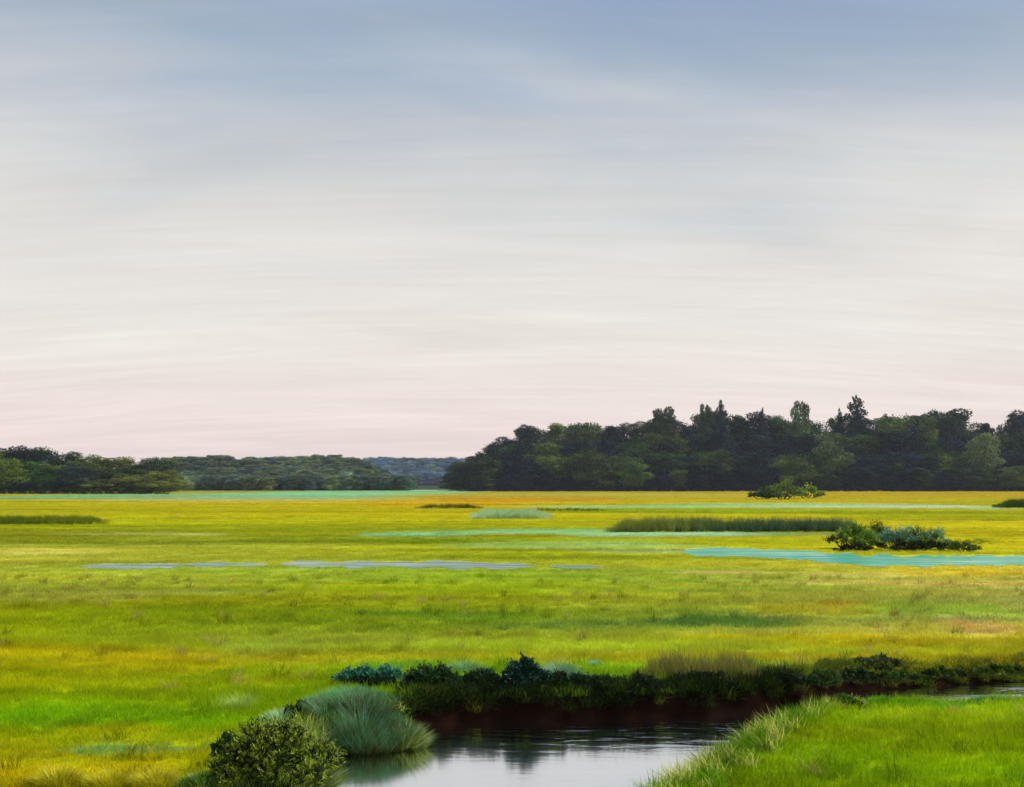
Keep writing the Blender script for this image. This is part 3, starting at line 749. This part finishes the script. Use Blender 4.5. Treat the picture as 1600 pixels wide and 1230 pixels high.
# --- far creek bank, left to right
BZ = -0.12
shrub('teal green mound behind the reed clump at the creek bend', 582, 1071, 116, 28, (52,118,88), 7000, 20, leaf=0.035, colmix=((95,150,115), 0.3))
shrub('black green shrub below the teal mound on the bank', 578, 1090, 88, 20, (26,44,24), 4500, 21, leaf=0.025, zbase=BZ)
shrub('dark green shrub with a ragged top left on the far bank', 672, 1100, 90, 44, (40,68,26), 9000, 22, leaf=0.03, zbase=BZ)
shrub('dark bush between ragged shrub and teal peaked bush', 744, 1100, 90, 36, (34,56,30), 9000, 23, leaf=0.03, zbase=BZ)
shrub('tall peaked teal black bush on the far creek bank', 818, 1100, 70, 60, (32,66,52), 9000, 24, leaf=0.032, zbase=BZ, flat=0.6)
tussock('pale teal grass clump arching beside the peaked dark bush', 874, 1068, 84, 40, ((100,150,120), (150,185,150)), 900, 25, bw=0.012, lean=0.7)
tussock('loose mint green grass clump left of the peaked dark bush', 725, 1054, 100, 26, ((105,160,110), (150,180,120)), 700, 26, bw=0.012, lean=0.8)
shrub('low black shrub spreading right of the peaked bush', 892, 1099, 108, 32, (34,54,28), 8000, 27, leaf=0.028, zbase=BZ)
shrub('low dark shrub in the middle of the far bank', 985, 1098, 118, 26, (34,52,24), 8000, 28, leaf=0.028, zbase=BZ)
shrub('spreading dark shrub under the tan reeds', 1095, 1094, 134, 24, (38,52,22), 8500, 29, leaf=0.028, zbase=BZ)
shrub('dark shrub at the right end of the tan reeds', 1205, 1086, 114, 22, (44,60,24), 7000, 30, leaf=0.028, zbase=BZ)
shrub('round dark green shrub above the bank where the creek narrows', 1292, 1072, 50, 24, (60,84,34), 4500, 31, leaf=0.028)
shrub('small dark green shrub right of the round one at the narrows', 1344, 1066, 50, 20, (52,76,30), 4000, 32, leaf=0.028)
shrub('grey olive bush on the grass above the narrows', 1372, 1046, 76, 20, (92,104,48), 4500, 33, leaf=0.03)
shrub('faint grey olive bush left of the grey olive one', 1305, 1048, 60, 15, (112,122,50), 3000, 34, leaf=0.03)
shrub('low green shrub at the brink of the narrow creek', 1412, 1062, 60, 14, (62,88,22), 3500, 35, leaf=0.026)
shrub('long low olive shrub on the far right bank', 1480, 1058, 70, 14, (70,90,24), 3500, 36, leaf=0.026)
shrub('low shrub at the right edge of the far bank', 1570, 1054, 80, 15, (84,106,22), 3500, 37, leaf=0.026)
tussock('tiny pale blue flower patch on the far bank grass', 930, 1042, 32, 13, ((120,175,150), (150,200,190)), 260, 38, bw=0.014, cat='flowers', name='flower_patch')
tussock('pale yellow grass clump at the right end of the tan reeds', 1220, 1052, 48, 22, ((150,165,60), (185,190,95)), 500, 39, bw=0.010)

# --- reed clump at the bend and the bush in the left foreground
tussock('broad reed clump with teal top at the creek bend', 560, 1158, 222, 74, ((58,76,30), (124,130,66)), 12000, 40, tip=(98,156,112), tipp=0.55, bw=0.008, lean=0.38, zbase=-0.15, name='reed_clump', cat='reeds', depth=0.75)
tussock('yellow green pale tipped grass added as the lit right side of the reed clump', 628, 1150, 78, 62, ((98,118,22), (150,165,50)), 1300, 41, tip=(178,200,150), tipp=0.35, bw=0.014, lean=0.65, zbase=-0.12)  # light on the clump's right side, put in as paler blades
tussock('low teal grass spreading behind the broad reed clump', 545, 1112, 190, 42, ((72,140,90), (112,170,112)), 4200, 42, bw=0.011, lean=0.6)
shrub('small black green shrub before the reed clump', 464, 1128, 52, 30, (30,50,36), 4000, 43, leaf=0.022)
tussock('pale mint grass tuft above the dark foreground bush', 436, 1132, 84, 28, ((140,185,130), (190,215,170)), 700, 44, bw=0.016, lean=0.9)
tussock('thin pale grass tuft alone in the grass left of the creek', 374, 1108, 56, 26, ((150,175,80), (185,200,120)), 300, 45, bw=0.010, lean=0.7)
shrub('dark leafy bush at the water in the left foreground', 424, 1242, 184, 96, (44,62,22), 24000, 46, leaf=0.028, asp=0.24, zbase=-0.05, colmix=((138,154,40), 0.45), vary=0.8)
tussock('olive bladed grass arching over the dark foreground bush', 462, 1225, 120, 98, ((84,100,18), (138,150,40)), 2000, 47, tip=(165,190,130), tipp=0.25, bw=0.015, lean=0.55, zbase=-0.1)
tussock('green grass tuft at the left foot of the dark foreground bush', 318, 1240, 110, 42, ((72,110,20), (130,155,40)), 1200, 48, tip=(150,185,120), tipp=0.15, bw=0.012)
shrub('low dark plant left of the foreground bush', 352, 1196, 44, 48, (66,92,20), 4000, 49, leaf=0.024, colmix=((40,58,20), 0.4))
for i, (px, py, lab) in enumerate(((85, 1222, 'yellow grass tuft nearest the left corner'), (165, 1226, 'yellow grass tuft second from the left corner'), (240, 1226, 'yellow grass tuft third from the left corner'))):
    tussock(lab, px, py + 8, 90, 44, ((180,175,10), (212,200,45)), 700, 60 + i, tip=(205,200,90), tipp=0.12, bw=0.008, lean=0.6, group='yellow grass tufts in the left foreground')
# yellow tufts along the brink of the right-hand field
brink = [(1188, 1132, 44, 26, 'pale yellow tuft at the lower end of the right brink'), (1226, 1120, 46, 26, 'pale yellow tuft second along the right brink'),
         (1262, 1112, 40, 22, 'pale yellow tuft third along the right brink'), (1300, 1106, 44, 20, 'pale yellow tuft fourth along the right brink'),
         (1334, 1102, 36, 16, 'small yellow tuft at the upper end of the right brink')]
for i, (px, py, w_, h_, lab) in enumerate(brink):
    tussock(lab, px, py + 4, w_ + 8, h_ + 8, ((175,180,50), (214,210,110)), 520, 70 + i, bw=0.010, lean=0.6, group='yellow tufts along the right brink')
shrub('dark green plant at the brink above the yellow tufts', 1322, 1108, 50, 20, (62,92,30), 3500, 80, leaf=0.024)
tussock('green grass clump on the brink by the white sliver of water', 1380, 1103, 70, 18, ((72,135,10), (110,160,30)), 900, 81, bw=0.010)
tussock('teal green grass at the right end of the brink', 1540, 1099, 110, 16, ((70,140,70), (110,165,90)), 1100, 82, bw=0.010)

# ------------------------------------------------------------------ trees
def tree_kind(i, style):
    r = np.random.default_rng(300 + i); lobes = []
    if style == 'round':
        lobes.append((0, 0, 0.55, 0.30, 0.30, 0.30)); lobes.append((0, 0, 0.32, 0.28, 0.28, 0.22))
        for k in range(22):
            z = r.uniform(0.20, 0.90); w = 0.36 * math.sqrt(max(0.03, 1 - ((z - 0.45) / 0.5) ** 2))
            a_ = k * 2.4 + r.random(); s = r.uniform(0.09, 0.17)
            lobes.append((w * math.cos(a_), w * math.sin(a_), z, s, s, s * r.uniform(0.40, 0.62)))
    elif style == 'cone':
        for k in range(17):
            z = 0.12 + 0.84 * k / 16; w = 0.36 * (1 - z) ** 0.7 + 0.03
            a_ = k * 2.4 + r.random(); s = w * r.uniform(.55, .95)
            lobes.append((w * .5 * math.cos(a_), w * .5 * math.sin(a_), z, s, s, 0.055))
    elif style == 'feather':
        lobes.append((0, 0, 0.45, 0.26, 0.26, 0.32))
        for k in range(22):
            a_ = k * 2.4 + r.random(); z = r.uniform(0.3, 0.93); q = r.uniform(0.1, 0.34) * (1.12 - z) ** 0.6
            lobes.append((q * math.cos(a_), q * math.sin(a_), z, r.uniform(.05, .11), r.uniform(.05, .11), r.uniform(.06, .11)))
    cm = crown_mesh('crown', lobes, 7500, 0.017, r, M_CROWN, asp=0.75, vary=0.5)
    # trunk and limbs
    parts = [tube([(0, 0, -0.04), (0.004, 0.003, 0.12), (-0.004, 0.005, 0.35), (0, 0, 0.75)], [0.024, 0.018, 0.013, 0.004], 7)]
    for k in range(5):
        a_ = k * 1.26 + r.random(); z0 = 0.22 + 0.1 * k; q = 0.18 * (1 - z0 * 0.6)
        parts.append(tube([(0, 0, z0), (q * .5 * math.cos(a_), q * .5 * math.sin(a_), z0 + .07), (q * math.cos(a_), q * math.sin(a_), z0 + .16)], [0.008, 0.006, 0.003], 5))
    V, F, _ = merge(parts); tm = mesh_np('trunk', V, F, M_BARK, smooth=True)
    return cm, tm
KR = [tree_kind(i, 'round') for i in range(7)]; KC = [tree_kind(20 + i, 'cone') for i in range(2)]; KF = [tree_kind(30 + i, 'feather') for i in range(3)]
def tree(kind, px, D, top, wpx, colr, label, group=None, name='tree', zb=None):
    x = atd(px, D); z0 = float(height(np.array([x]), np.array([D]))[0]) if zb is None else zb
    H = zof(top, D) - z0; wid = wpx / FPX * D / 0.66
    root = empty(name, (x, D, z0), rz=random.random() * 6.28, scale=(wid, wid, H))
    tag(root, label, 'tree', group)
    c = lin(colr); cr = link('crown', kind[0], root); cr.color = (*[float(v) for v in c], 1.0)
    link('trunk', kind[1], root); return root
random.seed(4)
SL, OL, DK, GR = (18, 38, 48), (78, 96, 30), (10, 18, 16), (48, 78, 24)
def shade(c):
    f = random.uniform(0.8, 1.2); return tuple(v * f for v in c)
gname = 'broadleaf trees crowded in the right wood'
HUE = {SL: 'slate blue green', OL: 'olive green', DK: 'near black green', GR: 'mid green'}
def row(px0, px1, step, D, f, w, where, low=0):
    px = px0
    while px < px1:
        p = px + random.uniform(-.3, .3) * step; t_ = T(p); tp = t_ + (768 - t_) * f + random.uniform(-3, 7)
        if 768 - tp > 14 + low:
            kd = random.choice(KR + KR + KF)
            hc = random.choice([SL, SL, SL, OL, OL, DK, GR, GR])
            tree(kd, p, D + random.uniform(-6, 6), tp, w * random.uniform(.85, 1.25) * min(1, (768 - tp) / 60 + .35), shade(hc), '%s tree %s of the right wood' % (HUE[hc], where), gname)
        px += step
row(722, 1625, 20, 532, 0.03, 40, 'crowded on the skyline')
row(716, 1625, 23, 504, 0.25, 46, 'crowded just below the skyline')
row(712, 1625, 24, 484, 0.47, 46, 'halfway up the dark face')
row(712, 1625, 27, 474, 0.68, 44, 'low along the front edge')
special = [  # kind, px, D, top, width px, colour, label
 (KR[0], 726, 476, 722, 44, (50,62,36), 'low round tree at the left end of the right wood'),
 (KR[3], 742, 474, 708, 54, (40,52,32), 'rounded dark tree second from the left end of the right wood'),
 (KR[1], 764, 492, 692, 36, (38,52,44), 'dark tree stepping up behind the left end of the right wood'),
 (KR[2], 822, 500, 658, 34, (36,50,48), 'dark tree with a knobbly top on the left slope of the wood'),
 (KR[3], 902, 512, 655, 62, (62,74,28), 'broad olive dome tree on the skyline of the wood'),
 (KR[4], 922, 472, 690, 52, (66,82,26), 'round olive tree low in front of the skyline dome'),
 (KR[5], 988, 470, 712, 42, (84,112,34), 'bright green round tree low in the wood'),
 (KF[0], 1036, 520, 636, 58, (58,72,36), 'feathery olive tree rising on the skyline left of the twin peaks'),
 (KF[1], 1102, 522, 630, 28, (60,76,32), 'narrow upright tree, left one of the twin peaks'),
 (KC[0], 1126, 522, 627, 34, (38,54,48), 'dark pointed tree, right one of the twin peaks'),
 (KF[2], 1190, 520, 636, 16, (30,44,52), 'tiny dark blue knob of a tree on the skyline'),
 (KF[1], 1250, 516, 625, 40, (80,106,54), 'light green feathery tree standing above the wood'),
 (KR[4], 1238, 472, 704, 50, (86,110,26), 'bright olive tree low in the wood behind the rounded bush'),
 (KC[1], 1338, 516, 619, 56, (40,58,48), 'tall dark conifer standing above the wood'),
 (KC[0], 1312, 518, 640, 20, (28,42,44), 'small dark pointed tree left of the tall conifer'),
 (KR[0], 1394, 508, 643, 56, (76,98,36), 'olive domed tree right of the tall conifer'),
 (KF[0], 1448, 506, 648, 42, (92,110,56), 'pale feathery tree high in the wood right of the olive dome'),
 (KR[2], 1482, 520, 635, 70, (48,66,44), 'broad bristly dark tree on the skyline at the right'),
 (KR[2], 1538, 478, 672, 44, (112,130,70), 'pale grey green tree standing out from the dark wood at the right'),
 (KR[1], 1296, 480, 672, 48, (88, 108, 58), 'pale sage green tree in the face of the wood below the conifer'),
 (KR[5], 1510, 472, 722, 36, (58,80,58), 'small grey green tree low at the right of the wood'),
 (KR[1], 1594, 512, 638, 40, (28,44,52), 'rounded blue black tree at the right edge of the wood'),
]
for s in special: tree(s[0], s[1], s[2], s[3], s[4], s[5], s[6])
# left wood
lt = np.array([(-40, 694), (0, 695), (30, 697), (70, 700), (120, 708), (160, 714), (180, 712), (240, 715), (270, 726), (290, 742)], float)
gn2 = 'trees crowded in the left wood'
for D, f, st, w, wh in ((352, -0.03, 20, 44, 'on the skyline'), (336, 0.25, 22, 44, 'in the middle row'), (324, 0.55, 22, 40, 'in the low front row')):
    px = -30
    while px < 262:
        t_ = float(np.interp(px, lt[:, 0], lt[:, 1])); tp = t_ + (772 - t_) * f + random.uniform(-1, 5)
        dk = px < 140; colr = random.choice([OL, GR, SL]) if dk else random.choice([(88, 100, 40), (80, 96, 44), (98, 108, 34), (62, 78, 44)])
        gl2 = '%s tree %s of the left wood' % ('dark green' if dk else 'paler olive', wh)
        tree(random.choice(KR), px + random.uniform(-6, 6), D + random.uniform(-4, 4), tp, w, shade(colr), gl2, gn2)
        px += st
tree(KR[3], 4, 322, 712, 60, (84, 104, 20), 'bright olive tree at the left edge of the picture')
tree(KR[2], 118, 320, 726, 44, (40, 56, 56), 'dark blue grey tree in the middle of the left wood')
tree(KR[5], 205, 320, 740, 60, (112, 122, 44), 'pale olive tree at the right of the left wood')

# forest on the far hills: a mass of crowns
FOREST = kinds('forest_crown_kinds', [tree_kind(50 + i, 'round')[0] for i in range(4)])
for c_ in FOREST.objects:
    c_.data.materials.clear(); c_.data.materials.append(M_FOREST)
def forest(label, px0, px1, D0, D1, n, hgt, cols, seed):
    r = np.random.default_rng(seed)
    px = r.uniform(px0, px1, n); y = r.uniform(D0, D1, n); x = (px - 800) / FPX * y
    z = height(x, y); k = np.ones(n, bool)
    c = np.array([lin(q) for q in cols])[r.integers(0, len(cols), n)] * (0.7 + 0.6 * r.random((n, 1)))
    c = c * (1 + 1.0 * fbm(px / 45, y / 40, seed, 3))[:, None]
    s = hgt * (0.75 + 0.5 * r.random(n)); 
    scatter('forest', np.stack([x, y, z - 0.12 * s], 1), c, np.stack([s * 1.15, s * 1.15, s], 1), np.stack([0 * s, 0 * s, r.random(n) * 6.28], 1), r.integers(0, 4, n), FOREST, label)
forest('grey green forest covering the middle hill', 205, 640, 478, 650, 1500, 7.0, [(104,122,84), (116,132,92), (88,114,100), (122,132,78), (80,104,92)], 91)  # greyed leaf colours carry part of the haze
forest('forest with blue haze in its colours covering the farthest hill', 440, 960, 1120, 1330, 1500, 13.0, [(92,120,128), (124,146,142), (88,122,160), (80,106,112)], 92)  # blue of the distance painted into the leaf colours

# ------------------------------------------------------------------ haze
hm = bpy.data.meshes.new('haze')
x0, x1, y0, y1, z0, z1 = -3000, 3000, -80, 2600, -1.9, 62
hm.from_pydata([(x0,y0,z0),(x1,y0,z0),(x1,y1,z0),(x0,y1,z0),(x0,y0,z1),(x1,y0,z1),(x1,y1,z1),(x0,y1,z1)], [],
               [(0,3,2,1),(4,5,6,7),(0,1,5,4),(1,2,6,5),(2,3,7,6),(3,0,4,7)])
mh, th_, oh = new_mat('haze_air')
pv = N(th_, 'ShaderNodeVolumePrincipled'); pv.inputs['Density'].default_value = 0.00011; pv.inputs['Color'].default_value = (0.82, 0.90, 1.0, 1)
th_.links.new(pv.outputs[0], oh.inputs['Volume']); hm.materials.append(mh)
tag(link('haze', hm), 'thin bluish haze over the far marsh', kind='stuff')
print('objects', len(bpy.data.objects))
